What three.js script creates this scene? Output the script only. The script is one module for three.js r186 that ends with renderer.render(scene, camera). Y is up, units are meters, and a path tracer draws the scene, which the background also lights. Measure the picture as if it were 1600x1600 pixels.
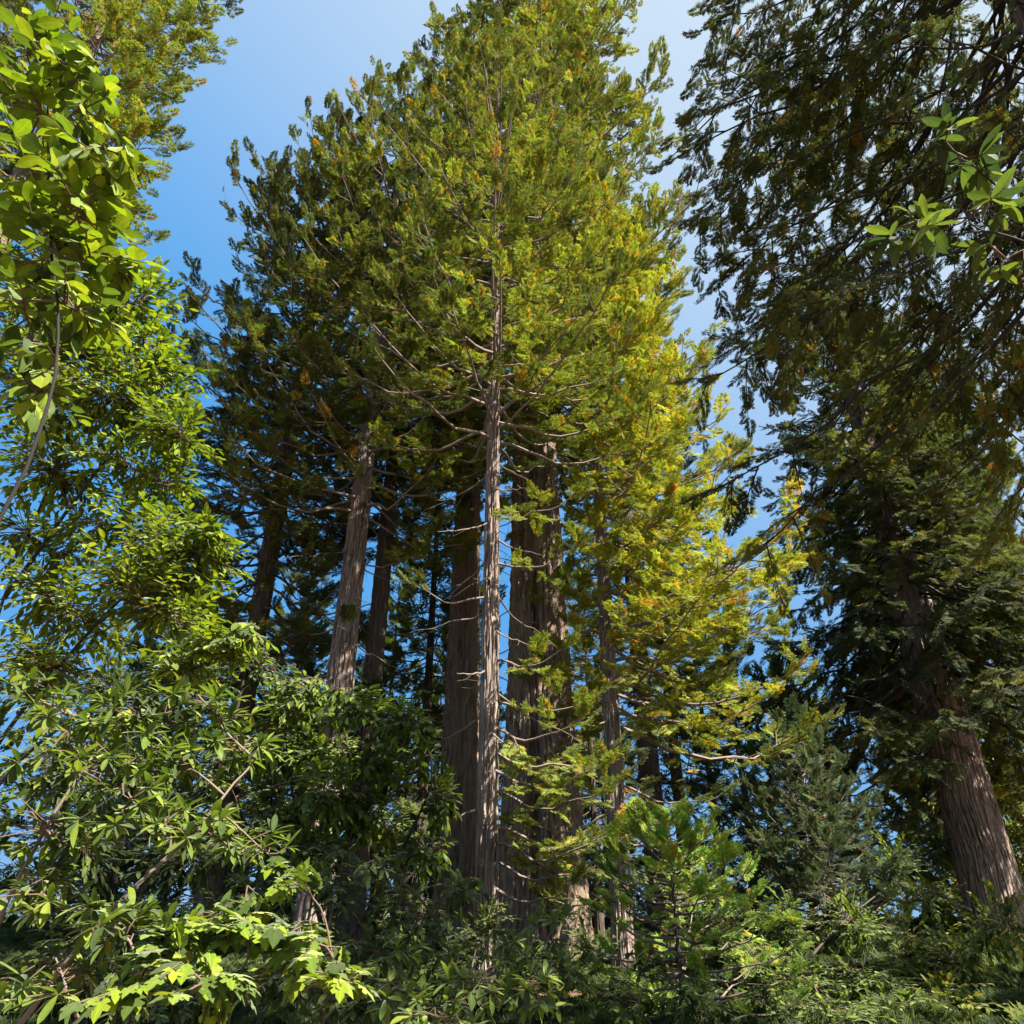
import * as THREE from 'three';
import { ImprovedNoise } from 'three/addons/math/ImprovedNoise.js';

// ---------------------------------------------------------------- camera, sky, sun, exposure
const scene = new THREE.Scene();
const camera = new THREE.PerspectiveCamera(72, 1, 0.05, 2000);
const PITCH = THREE.MathUtils.degToRad(28);
camera.position.set(0, 1.7, 0);
camera.lookAt(0, 1.7 + Math.sin(PITCH), -Math.cos(PITCH));
const renderer = new THREE.WebGLRenderer({ antialias: true });
renderer.setSize(1024, 1024);
renderer.toneMapping = THREE.LinearToneMapping;
const EXPOSURE = 4.0;
renderer.toneMappingExposure = EXPOSURE;
renderer.shadowMap.enabled = true;
const SUN_AZ = THREE.MathUtils.degToRad(58), SUN_EL = THREE.MathUtils.degToRad(46);
const sunDir = new THREE.Vector3(Math.sin(SUN_AZ) * Math.cos(SUN_EL), Math.sin(SUN_EL), Math.cos(SUN_AZ) * Math.cos(SUN_EL));
{
  // clear autumn sky: deep blue away from the sun, paler towards it and towards the horizon
  const W = 512, H = 256, data = new Float32Array(W * H * 4), d = new THREE.Vector3();
  const deep = [0.10, 0.40, 0.87], pale = [0.66, 0.80, 0.95], low = [0.42, 0.62, 0.86];
  for (let j = 0; j < H; j++) for (let i = 0; i < W; i++) {
    const el = ((j + 0.5) / H - 0.5) * Math.PI, az = ((i + 0.5) / W - 0.5) * 2 * Math.PI;
    d.set(Math.cos(el) * Math.cos(az), Math.sin(el), Math.cos(el) * Math.sin(az));
    const g = d.dot(sunDir), k = (j * W + i) * 4;
    const a = THREE.MathUtils.smoothstep(g, -0.12, 0.72), hz = Math.pow(1 - Math.max(0, Math.sin(el)), 5) * 0.55;
    for (let c = 0; c < 3; c++) {
      let v = deep[c] + (pale[c] - deep[c]) * a;
      v += (low[c] - v) * hz;
      data[k + c] = v / EXPOSURE;
    }
    data[k + 3] = 1;
  }
  const sky = new THREE.DataTexture(data, W, H, THREE.RGBAFormat, THREE.FloatType);
  sky.mapping = THREE.EquirectangularReflectionMapping;
  sky.magFilter = THREE.LinearFilter; sky.minFilter = THREE.LinearFilter; sky.needsUpdate = true;
  scene.background = sky; scene.environment = sky;
}
const sun = new THREE.DirectionalLight(new THREE.Color().setRGB(1, 0.92, 0.78), 5);
sun.position.copy(sunDir).multiplyScalar(120);
sun.target.position.set(0, 12, -18);
sun.position.add(sun.target.position);
sun.castShadow = true; sun.shadow.radius = 1;
sun.shadow.mapSize.set(4096, 4096);
Object.assign(sun.shadow.camera, { left: -50, right: 50, top: 50, bottom: -50, near: 1, far: 300 });
scene.add(sun, sun.target);

// ---------------------------------------------------------------- helpers
let seed = 1;
const reseed = s => { seed = s >>> 0; };
const rnd = () => { seed = (seed + 0x6D2B79F5) >>> 0; let t = seed; t = Math.imul(t ^ (t >>> 15), t | 1); t ^= t + Math.imul(t ^ (t >>> 7), t | 61); return ((t ^ (t >>> 14)) >>> 0) / 4294967296; };
const R = (a, b) => a + (b - a) * rnd();
const gauss = () => (rnd() + rnd() + rnd() + rnd() - 2) * 0.86;
const noise = new ImprovedNoise();
const V = (x, y, z) => new THREE.Vector3(x, y, z);
const UP = V(0, 1, 0);
const lerp = THREE.MathUtils.lerp, clamp = THREE.MathUtils.clamp;
const rgb = (r, g, b) => new THREE.Color().setRGB(r, g, b);
// piecewise-linear curve through [x, y] pairs
const curve = pts => x => {
  if (x <= pts[0][0]) return pts[0][1];
  for (let i = 1; i < pts.length; i++) if (x <= pts[i][0]) return lerp(pts[i - 1][1], pts[i][1], (x - pts[i - 1][0]) / (pts[i][0] - pts[i - 1][0]));
  return pts[pts.length - 1][1];
};
const used = {};
const numbered = n => { const k = used[n] = (used[n] ?? -1) + 1; return k ? n + '_' + String(k).padStart(3, '0') : n; };
function thing(name, label, category, [x, y, z], group) {
  const o = new THREE.Group(); o.name = numbered(name); o.position.set(x, y, z); scene.add(o);
  o.userData = { label, category }; if (group) o.userData.group = group;
  return o;
}
function part(name, geometry, material, parent, kind) {
  const m = new THREE.Mesh(geometry, material); m.name = name; m.castShadow = m.receiveShadow = true;
  if (kind) m.userData.kind = kind;
  parent.add(m); return m;
}
// collects tubes and sheets; positions are relative to the thing's base
class Shape {
  constructor() { this.p = []; this.t = []; this.i = []; }
  tube(pts, r0, r1, sides = 5, cap = true) {
    const n = pts.length, b0 = this.p.length / 3, T = V(0, 0, 0), A = V(0, 0, 0), B = V(0, 0, 0);
    let run = 0;
    for (let k = 0; k < n; k++) {
      T.subVectors(pts[Math.min(n - 1, k + 1)], pts[Math.max(0, k - 1)]).normalize();
      if (k === 0) A.crossVectors(T, Math.abs(T.y) > 0.9 ? V(1, 0, 0) : UP).normalize(); else { A.addScaledVector(T, -A.dot(T)).normalize(); run += pts[k].distanceTo(pts[k - 1]); }
      B.crossVectors(T, A);
      const r = lerp(r0, r1, k / (n - 1));
      for (let s = 0; s <= sides; s++) {
        const a = s / sides * 2 * Math.PI, c = Math.cos(a) * r, d = Math.sin(a) * r;
        this.p.push(pts[k].x + A.x * c + B.x * d, pts[k].y + A.y * c + B.y * d, pts[k].z + A.z * c + B.z * d);
        this.t.push(s / sides * 2 * Math.PI * r0, run);
      }
    }
    for (let k = 0; k < n - 1; k++) for (let s = 0; s < sides; s++) {
      const a = b0 + k * (sides + 1) + s, c = a + sides + 1;
      this.i.push(a, c, a + 1, a + 1, c, c + 1);
    }
    if (cap) { const e = b0 + (n - 1) * (sides + 1); for (let s = 1; s < sides - 1; s++) this.i.push(e, e + s + 1, e + s); }
    return this;
  }
  build() {
    const g = new THREE.BufferGeometry();
    g.setAttribute('position', new THREE.Float32BufferAttribute(this.p, 3));
    g.setAttribute('uv', new THREE.Float32BufferAttribute(this.t, 2));
    g.setIndex(this.i); g.computeVertexNormals(); return g;
  }
}

// ---------------------------------------------------------------- textures and materials
// periodic value noise on a px * py lattice
function lattice(px, py, s) {
  reseed(s); const v = new Float32Array(px * py).map(() => rnd());
  return (x, y) => {
    x *= px; y *= py; const i = Math.floor(x), j = Math.floor(y); let a = x - i, b = y - j; a = a * a * (3 - 2 * a); b = b * b * (3 - 2 * b);
    const q = (u, w) => v[((w % py) + py) % py * px + ((u % px) + px) % px];
    return lerp(lerp(q(i, j), q(i + 1, j), a), lerp(q(i, j + 1), q(i + 1, j + 1), a), b);
  };
}
function texture(size, fn, srgb) {
  const d = new Uint8Array(size * size * 4);
  for (let j = 0; j < size; j++) for (let i = 0; i < size; i++) {
    const c = fn((i + 0.5) / size, (j + 0.5) / size), k = (j * size + i) * 4;
    for (let q = 0; q < 3; q++) { const x = Array.isArray(c) ? c[q] : c; d[k + q] = clamp(srgb ? 255 * (x <= 0.0031308 ? 12.92 * x : 1.055 * Math.pow(x, 1 / 2.4) - 0.055) : 255 * x, 0, 255); }
    d[k + 3] = 255;
  }
  const t = new THREE.DataTexture(d, size, size); t.wrapS = t.wrapT = THREE.RepeatWrapping; t.magFilter = THREE.LinearFilter; t.minFilter = THREE.LinearMipmapLinearFilter; t.generateMipmaps = true;
  if (srgb) t.colorSpace = THREE.SRGBColorSpace;
  t.needsUpdate = true; return t;
}
// bark: long vertical fibres; tile is 2 m round by 6 m high
function barkMaterial(s, tones, bump) {
  const f1 = lattice(60, 10, s), f2 = lattice(140, 22, s + 1), f3 = lattice(9, 5, s + 2), f4 = lattice(24, 30, s + 3), f5 = lattice(220, 60, s + 4);
  const warp = lattice(6, 14, s + 5);
  const mixAt = (x, y) => { const w = x + (warp(x, y) - 0.5) * 0.03; return [f1(w, y) * 0.4 + f2(w, y) * 0.3 + f5(w, y) * 0.3, f3(x, y), f4(w, y)]; };
  const map = texture(1024, (x, y) => {
    const [a, b, c] = mixAt(x, y), k = clamp((a - 0.5) * 1.9 + 0.5, 0, 1), m = clamp((b * 0.6 + c * 0.4 - 0.5) * 2.6 + 0.5, 0, 1);
    return [0, 1, 2].map(q => lerp(lerp(tones[0][q], tones[1][q], m), lerp(tones[2][q], tones[1][q], 0.3 * m), k));
  }, true);
  const rel = texture(512, (x, y) => mixAt(x, y)[0]);
  for (const t of [map, rel]) t.repeat.set(0.5, 1 / 6);
  return new THREE.MeshStandardMaterial({ map, bumpMap: rel, bumpScale: bump, roughness: 0.95 });
}
const BARK = {
  redwood: barkMaterial(11, [[0.065, 0.042, 0.034], [0.21, 0.152, 0.125], [0.35, 0.275, 0.235]], 0.09),
  old: barkMaterial(31, [[0.06, 0.036, 0.025], [0.17, 0.12, 0.08], [0.28, 0.215, 0.165]], 0.1),
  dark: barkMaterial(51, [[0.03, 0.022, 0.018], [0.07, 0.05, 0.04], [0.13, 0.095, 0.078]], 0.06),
};
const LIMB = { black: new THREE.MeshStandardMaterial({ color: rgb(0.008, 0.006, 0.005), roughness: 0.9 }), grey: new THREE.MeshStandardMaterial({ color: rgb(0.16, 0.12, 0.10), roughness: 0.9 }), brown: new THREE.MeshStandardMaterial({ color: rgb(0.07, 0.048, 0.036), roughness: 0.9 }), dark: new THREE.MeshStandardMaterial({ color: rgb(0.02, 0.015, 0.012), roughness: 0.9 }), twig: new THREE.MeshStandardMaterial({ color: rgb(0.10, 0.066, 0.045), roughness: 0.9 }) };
const needleMat = new THREE.MeshPhysicalMaterial({ color: 0xffffff, vertexColors: true, roughness: 1, transmission: 0.45, thickness: 0, side: THREE.DoubleSide, specularIntensity: 0.35 });
// leaf surface: pale midrib and side veins, blotches of older green
const leafMap = (() => {
  const n1 = lattice(7, 7, 81), n2 = lattice(26, 26, 82);
  return texture(128, (x, y) => {
    const v = Math.abs(y - 0.5) * 2, vein = Math.abs(((x * 9 - v * 2.4) % 1 + 1) % 1 - 0.5) * 2;
    let k = 0.68 + 0.22 * n1(x, y) + 0.12 * (n2(x, y) - 0.5) + 0.09 * clamp((vein - 0.8) * 5, 0, 1);
    if (v < 0.07) k = 1;
    return [k, k * (v < 0.07 ? 0.97 : 1), k];
  });
})();
const leafStuffMat = new THREE.MeshPhysicalMaterial({ color: 0xffffff, map: leafMap, roughness: 1, transmission: 0.5, specularIntensity: 0.4, thickness: 0, side: THREE.DoubleSide, clearcoat: 0.22, clearcoatRoughness: 0.38 });

// ---------------------------------------------------------------- foliage prototypes
// a flat conifer spray, 1 unit long on +x, upper side +y: side twigs feathered with narrow two-faced blades
function makeSpray(s, nSide, spread, bladeW, sub, curl) {
  reseed(s);
  const pos = [], col = [];
  const blade = (p, d, side, up, len, w, c) => {
    const tip = p.clone().addScaledVector(d, len), mid = p.clone().addScaledVector(d, len * 0.45);
    const l = mid.clone().addScaledVector(side, w).addScaledVector(up, -w * 0.35), r = mid.clone().addScaledVector(side, -w).addScaledVector(up, -w * 0.35);
    for (const q of [p, l, tip, p, tip, r]) { pos.push(q.x, q.y, q.z); col.push(c[0], c[1], c[2]); }
  };
  const axis = t => V(t, curl * (t * t - 0.35 * t), 0.05 * Math.sin(3 * t + s));
  const woody = [0.55, 0.33, 0.35];
  for (let k = 0; k < 5; k++) { const a = axis(k / 5), b = axis((k + 1) / 5), d = b.clone().sub(a), L = d.length(); d.normalize(); blade(a, d, V(0, 0, 1), UP, L * 1.25, 0.008, woody); }
  for (let k = 0; k < nSide; k++) {
    const t = 0.06 + 0.9 * k / nSide, sgn = k % 2 ? 1 : -1, p = axis(t), ang = R(0.75, 1.15) * (1 - 0.35 * t);
    const L = spread * (0.45 + 0.55 * Math.sin(Math.PI * Math.min(1, 0.25 + t * 0.8))) * R(0.7, 1.2);
    const d = V(Math.cos(ang), R(-0.25, 0.3), Math.sin(ang) * sgn).normalize(), side = V(-d.z, R(-0.2, 0.2), d.x).normalize(), up = V(0, 0, 0).crossVectors(d, side).normalize(); if (up.y < 0) up.negate();
    const tone = R(0.75, 1.25), dry = rnd() < 0.05, c = dry ? [2.2, 1.0, 0.7] : [tone * R(0.9, 1.15), tone, tone * R(0.8, 1.2)];
    blade(p, d, side, up, L, bladeW, c);
    for (let q = 0; q < sub; q++) {
      const u = 0.2 + 0.7 * q / sub, s2 = q % 2 ? 1 : -1, p2 = p.clone().addScaledVector(d, L * u);
      const d2 = d.clone().multiplyScalar(0.72).addScaledVector(side, 0.7 * s2).addScaledVector(up, R(-0.2, 0.35)).normalize(), sd = V(-d2.z, R(-0.3, 0.3), d2.x).normalize();
      const k2 = R(0.85, 1.15);
      blade(p2, d2, sd, up, L * (0.62 - 0.42 * u) * R(0.75, 1.25), bladeW * 0.85, [c[0] * k2, c[1] * k2, c[2] * k2]);
    }
  }
  const tip = axis(0.95); blade(tip, V(1, 0.15, 0).normalize(), V(0, 0, 1), UP, spread * 0.6, bladeW, [1.1, 1.1, 1]);
  const g = new THREE.BufferGeometry();
  g.setAttribute('position', new THREE.Float32BufferAttribute(pos, 3));
  g.setAttribute('color', new THREE.Float32BufferAttribute(col, 3));
  g.computeVertexNormals(); return g;
}
const SPRAYS = [makeSpray(101, 20, 0.42, 0.027, 8, 0.22), makeSpray(202, 18, 0.5, 0.028, 8, -0.1), makeSpray(303, 22, 0.36, 0.026, 7, 0.4)];
const FARSPRAYS = [makeSpray(404, 14, 0.45, 0.05, 3, 0.2), makeSpray(505, 12, 0.5, 0.055, 3, -0.1)];

// places copies of a spray: {p, d (direction), s (size), c (colour), roll}
const M4 = new THREE.Matrix4(), AX = V(0, 0, 0), AY = V(0, 0, 0), AZ = V(0, 0, 0);
function frame(d, roll, s, p, upHint = UP) {
  AX.copy(d).normalize(); AZ.crossVectors(AX, upHint);
  if (AZ.lengthSq() < 1e-4) AZ.set(0, 0, 1); AZ.normalize(); AY.crossVectors(AZ, AX);
  const c = Math.cos(roll), q = Math.sin(roll), y = AY.clone().multiplyScalar(c).addScaledVector(AZ, q), z = AZ.clone().multiplyScalar(c).addScaledVector(AY, -q);
  M4.makeBasis(AX.clone().multiplyScalar(s), y.multiplyScalar(s), z.multiplyScalar(s)); M4.setPosition(p); return M4;
}
let totalCopies = 0;
function foliage(parent, list, protos, material, name = 'needle_foliage') {
  protos.forEach((g, k) => {
    const mine = list.filter((_, i) => i % protos.length === k); if (!mine.length) return;
    const m = new THREE.InstancedMesh(g, material, mine.length); m.name = name; m.userData.kind = 'stuff'; m.castShadow = m.receiveShadow = true;
    mine.forEach((q, i) => { m.setMatrixAt(i, frame(q.d, q.roll, q.s, q.p, q.up)); m.setColorAt(i, q.c); });
    parent.add(m); totalCopies += mine.length;
  });
}

// ---------------------------------------------------------------- trunks
function trunkGeometry({ h, r, lean = () => [0, 0], dense = 20, step = 0.13, ridge = 0.13, depth = 0.05, lobes = 0, lobeN = 5, seedN = 0, hollows = [] }) {
  const rb = r(1), nR = Math.max(8, Math.round(2 * Math.PI * rb / ridge)), N = nR * 6;
  const ys = []; for (let y = -0.6; y < Math.min(dense, h); y += step) ys.push(y);
  for (let y = dense; y < h; y += 0.9) ys.push(y); ys.push(h);
  const p = [], uv = [], idx = [];
  for (const y of ys) {
    const R0 = Math.max(0.01, r(Math.max(0, y))), [ox, oz] = lean(y);
    for (let k = 0; k <= N; k++) {
      const th = (k % N) / N * 2 * Math.PI - Math.PI / 2 - Math.PI * 0.02, c = Math.cos(th), s = Math.sin(th);   // seam at the back
      let rr = R0;
      if (lobes) rr *= 1 + lobes * (0.6 * Math.cos(lobeN * th + 1.2 * noise.noise(c * 0.8, s * 0.8, y * 0.05 + seedN) + seedN) + 0.9 * noise.noise(c * 1.6 + seedN, s * 1.6, y * 0.06));
      const ph = nR * (k % N) / N + 1.3 * noise.noise(c * 2.2, s * 2.2, y * 0.45 + seedN) + 0.5 * noise.noise(c * 6, s * 6, y * 1.3 + seedN);
      const fr = ph - Math.floor(ph), e = (fr - 0.5) / 0.17, wide = 0.55 + 0.9 * Math.abs(noise.noise(c * 3 + 7, s * 3, y * 0.7 + seedN));
      const cut = clamp(0.6 + 1.7 * noise.noise(c * 5 + seedN, s * 5 + 3, y * 0.8), 0.08, 1.35);
      rr -= depth * cut * Math.exp(-e * e / (wide * wide)) * 1.5 * Math.min(1, R0 / rb + 0.2);
      rr += depth * 0.5 * noise.noise(c * R0 * 14 + 5, s * R0 * 14, y * 2.2 + seedN) + depth * 0.35 * noise.noise(c * R0 * 5 + 9, s * R0 * 5, y * 4.5 + seedN);
      for (const [ha, hy, hw, hh, hd] of hollows) { let da = Math.atan2(Math.sin(th - ha), Math.cos(th - ha)) / hw, dy = (y - hy) / hh; const q = da * da + dy * dy + 0.5 * noise.noise(c * 4, s * 4, y * 1.1); if (q < 1) rr -= hd * Math.min(1, (1 - q) * 3); }
      p.push(ox + c * rr, y, oz + s * rr); uv.push(k / N * 2 * Math.PI * rb, y);
    }
  }
  for (let j = 0; j < ys.length - 1; j++) for (let k = 0; k < N; k++) { const a = j * (N + 1) + k, b = a + N + 1; idx.push(a, b, a + 1, a + 1, b, b + 1); }
  const g = new THREE.BufferGeometry();
  g.setAttribute('position', new THREE.Float32BufferAttribute(p, 3)); g.setAttribute('uv', new THREE.Float32BufferAttribute(uv, 2));
  g.setIndex(idx); g.computeVertexNormals(); return g;
}

// ---------------------------------------------------------------- conifers
const ORANGE = rgb(0.34, 0.15, 0.03);
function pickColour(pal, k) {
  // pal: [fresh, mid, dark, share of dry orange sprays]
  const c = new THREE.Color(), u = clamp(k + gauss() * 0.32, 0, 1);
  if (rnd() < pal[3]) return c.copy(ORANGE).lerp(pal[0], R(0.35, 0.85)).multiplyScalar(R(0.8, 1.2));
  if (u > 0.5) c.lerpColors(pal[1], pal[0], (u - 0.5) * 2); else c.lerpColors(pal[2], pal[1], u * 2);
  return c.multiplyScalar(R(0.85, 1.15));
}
/* o: name, label, category, group, pos, h, r (radius at height), lean, bark, limbMat, seed, limbs: number, from, to (heights),
   reach(h), rise(h) (slope at the trunk), lift (upturn of the tips), size of sprays, dense (sprays per metre), pal, far, arc (azimuth range), extra limbs */
function conifer(o) {
  reseed(o.seed);
  const t = thing(o.name || 'redwood_tree', o.label, o.category || 'tree', o.pos, o.group);
  const lean = o.lean || (() => [0, 0]);
  part('trunk', trunkGeometry({ h: o.h, r: o.r, lean, seedN: o.seed * 0.37, ...(o.trunk || {}) }), o.bark || BARK.redwood, t);
  const twigs = new Shape(), sprays = [];
  const list = [];
  for (let k = 0; k < o.limbs; k++) {
    const u = (k + rnd()) / o.limbs, h = lerp(o.from, o.to, Math.pow(u, o.pow || 1));
    let az = k * 2.39996 + R(-0.35, 0.35);
    if (o.arc) az = R(o.arc[0], o.arc[1]);
    list.push({ h, az, len: o.reach(h, az) * R(0.72, 1.12), rise: o.rise(h) + gauss() * 0.16, dens: 1 });
  }
  for (const e of o.extra || []) list.push({ dens: 1, rise: 0.05, ...e });
  for (const L of list) {
    const [ox, oz] = lean(L.h), r0 = o.r(L.h), bend = L.bend ?? gauss() * 0.22, lift = (L.lift ?? o.lift ?? 0.25) * R(0.6, 1.4);
    const start = V(ox + Math.cos(L.az) * r0 * 0.6, L.h, oz + Math.sin(L.az) * r0 * 0.6), pts = [];
    const n = 9, wob = R(0, 50);
    for (let k = 0; k <= n; k++) {
      const s = k / n, a = L.az + bend * s, d = L.len * s;
      pts.push(V(start.x + Math.cos(a) * d, start.y + L.len * (L.rise * s + (lift - 0.12) * s * s * s - 0.12 * Math.sin(Math.PI * s)) + 0.06 * L.len * noise.noise(s * 3, wob, 1) + 0.03 * L.len * noise.noise(s * 8, wob, 4), start.z + Math.sin(a) * d + 0.07 * L.len * noise.noise(s * 3, wob, 9) + 0.03 * L.len * noise.noise(s * 8, wob, 6)));
    }
    const rad = (L.rad ?? (0.014 + 0.0085 * L.len)) * (o.limbR || 1);
    if (!L.dead || L.dead < 2) part('branch', new Shape().tube(pts, rad, rad * 0.22, o.far ? 4 : 6).build(), o.limbMat || LIMB.grey, t);
    const at = s => { const x = clamp(s, 0, 1) * n, i = Math.min(n - 1, Math.floor(x)); return pts[i].clone().lerp(pts[i + 1], x - i); };
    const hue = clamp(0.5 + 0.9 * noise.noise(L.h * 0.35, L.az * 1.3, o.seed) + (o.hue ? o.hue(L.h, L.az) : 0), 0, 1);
    const s0 = L.bare ?? o.bare ?? 0.22, step = (o.twigStep || 0.42) / L.len;
    let side = 1;
    for (let s = s0 + rnd() * step; s < 1; s += step * R(0.7, 1.3)) {
      side = -side;
      const gap = noise.noise(at(s).x * 0.55 + o.seed * 3.1, at(s).y * 0.55, at(s).z * 0.55);
      if (gap < (o.gapCut ?? -0.22) && !L.dead && !o.far) continue;
      const b = at(s), tan = at(s + 0.06).sub(at(s - 0.06)).normalize();
      const l2 = clamp((0.10 + 0.34 * (1 - s) * Math.min(1, s * 3) + 0.06) * L.len * R(0.6, 1.25), 0.35, o.twigMax || 2.4);
      const rot = side * R(0.75, 1.25), d = tan.clone().applyAxisAngle(UP, rot); d.y += R(-0.28, 0.2) + (o.droop || 0); d.normalize();
      const m = b.clone().addScaledVector(d, l2 * 0.5), e = b.clone().addScaledVector(d, l2); m.y += R(-0.06, 0.08) * l2; e.y += R(-0.05, 0.22) * l2 + (o.droop || 0) * 0.5 * l2;
      twigs.tube([b, m, e], rad * 0.3 + 0.003, 0.003, 3, false);
      if (L.dead) { if (rnd() < 0.5) twigs.tube([m, m.clone().add(V(gauss() * 0.4, R(-0.5, 0.1), gauss() * 0.4))], 0.008, 0.003, 3, false); continue; }
      const cnt = Math.max(1, Math.round(l2 * (o.dense || 3.2) * L.dens * (o.far ? 1 : clamp(1 + 1.6 * gap, 0.4, 1.7))));
      for (let q = 0; q < cnt; q++) {
        const f = 0.12 + 0.88 * (q + rnd()) / cnt, p = f < 0.5 ? b.clone().lerp(m, f * 2) : m.clone().lerp(e, f * 2 - 1);
        const sd = d.clone().applyAxisAngle(UP, (q % 2 ? 1 : -1) * R(0.25, 1.0) * (f > 0.9 ? 0.3 : 1)); const tf = o.tuft ?? 0.36; sd.multiplyScalar(0.75).add(V(gauss() * tf, gauss() * tf + R(-0.22, 0.2) + (o.tipUp || 0) * s + (o.droop || 0), gauss() * tf));
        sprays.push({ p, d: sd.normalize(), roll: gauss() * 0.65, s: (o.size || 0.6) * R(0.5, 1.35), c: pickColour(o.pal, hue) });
      }
    }
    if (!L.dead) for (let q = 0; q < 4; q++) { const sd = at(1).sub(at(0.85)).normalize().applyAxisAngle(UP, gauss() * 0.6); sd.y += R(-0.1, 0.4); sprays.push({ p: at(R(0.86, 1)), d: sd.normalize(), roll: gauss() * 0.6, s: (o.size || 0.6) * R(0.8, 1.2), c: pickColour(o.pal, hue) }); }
  }
  if (twigs.p.length) part('twigs', twigs.build(), o.twigMat || LIMB.twig, t, 'stuff');
  foliage(t, sprays, o.far ? FARSPRAYS : SPRAYS, needleMat);
  return t;
}

// ---------------------------------------------------------------- broad leaves
// leaf 1 long on +x, upper side +y, folded along the midrib
function leafGeometry(width, fold, droop, wave, widest = 0.45, rows = 6) {
  const p = [], idx = [], uv = [];
  for (let k = 0; k <= rows; k++) {
    const t = k / rows, s = t < widest ? t / widest : 1 - (t - widest) / (1 - widest), w = width * Math.pow(Math.sin(s * Math.PI / 2), 0.75) * (k === rows ? 0 : 1) + (k === 0 ? 0.012 : 0);
    const y = -droop * t * t, wv = wave * Math.sin(t * 9);
    p.push(t, y + wv + fold * w, w, t, y, 0, t, y - wv + fold * w, -w); uv.push(t, 1, t, 0.5, t, 0);
  }
  for (let k = 0; k < rows; k++) { const a = k * 3; idx.push(a, a + 3, a + 1, a + 1, a + 3, a + 4, a + 1, a + 4, a + 2, a + 2, a + 4, a + 5); }
  const g = new THREE.BufferGeometry(); g.setAttribute('uv', new THREE.Float32BufferAttribute(uv, 2)); g.setAttribute('position', new THREE.Float32BufferAttribute(p, 3)); g.setIndex(idx); g.computeVertexNormals(); return g;
}
// lobed leaf with toothed edge
function lobedLeaf(s) {
  reseed(s);
  const tips = [[-0.12, 0.18], [0.12, 0.46], [0.2, 0.3], [0.34, 0.5], [0.55, 0.4], [0.52, 0.24], [0.72, 0.2], [1, 0]];
  const out = [[0, 0.02], ...tips.map(([x, z]) => [x + R(-0.02, 0.02), z * R(0.85, 1.1)])]; const p = [], idx = [];
  const y = (x, z) => -0.22 * x * x - 0.5 * z * z + 0.12 * Math.abs(z);
  const rib = [0, 0.2, 0.45, 0.75]; rib.forEach(x => p.push(x, y(x, 0), 0));
  for (const sg of [1, -1]) {
    const b = p.length / 3; out.forEach(([x, z]) => p.push(x, y(x, z), z * sg));
    const tri = (a, c, d) => sg > 0 ? idx.push(a, c, d) : idx.push(a, d, c);
    const near = x => x < 0.1 ? 0 : x < 0.33 ? 1 : x < 0.6 ? 2 : 3;
    for (let k = 0; k < out.length - 1; k++) { const n0 = near(out[k][0]), n1 = near(out[k + 1][0]); tri(n0, b + k, b + k + 1); if (n0 !== n1) tri(n0, b + k + 1, n1); }
  }
  const g = new THREE.BufferGeometry(), uv = []; for (let k = 0; k < p.length; k += 3) uv.push(p[k], 0.5 + p[k + 2]);
  g.setAttribute('uv', new THREE.Float32BufferAttribute(uv, 2)); g.setAttribute('position', new THREE.Float32BufferAttribute(p, 3)); g.setIndex(idx); g.computeVertexNormals(); return g;
}
const LEAVES = {
  oval: [leafGeometry(0.2, 0.25, 0.12, 0.01), leafGeometry(0.23, 0.15, 0.22, 0.012), leafGeometry(0.18, 0.35, 0.05, 0.015)],
  round: [leafGeometry(0.25, 0.15, 0.14, 0.015, 0.55), leafGeometry(0.28, 0.1, 0.2, 0.01, 0.58), leafGeometry(0.22, 0.22, 0.1, 0.02, 0.5)],
  long: [leafGeometry(0.155, 0.28, 0.15, 0.008, 0.55), leafGeometry(0.17, 0.2, 0.25, 0.01, 0.5), leafGeometry(0.15, 0.3, -0.05, 0.01, 0.55)],
  lobed: [lobedLeaf(1), lobedLeaf(2), lobedLeaf(3)],
};
const leafMaterial = (c, coat) => new THREE.MeshPhysicalMaterial({ color: c, map: leafMap, roughness: 1, transmission: 0.5, specularIntensity: 0.4, thickness: 0, side: THREE.DoubleSide, clearcoat: coat, clearcoatRoughness: 0.36 });
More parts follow.
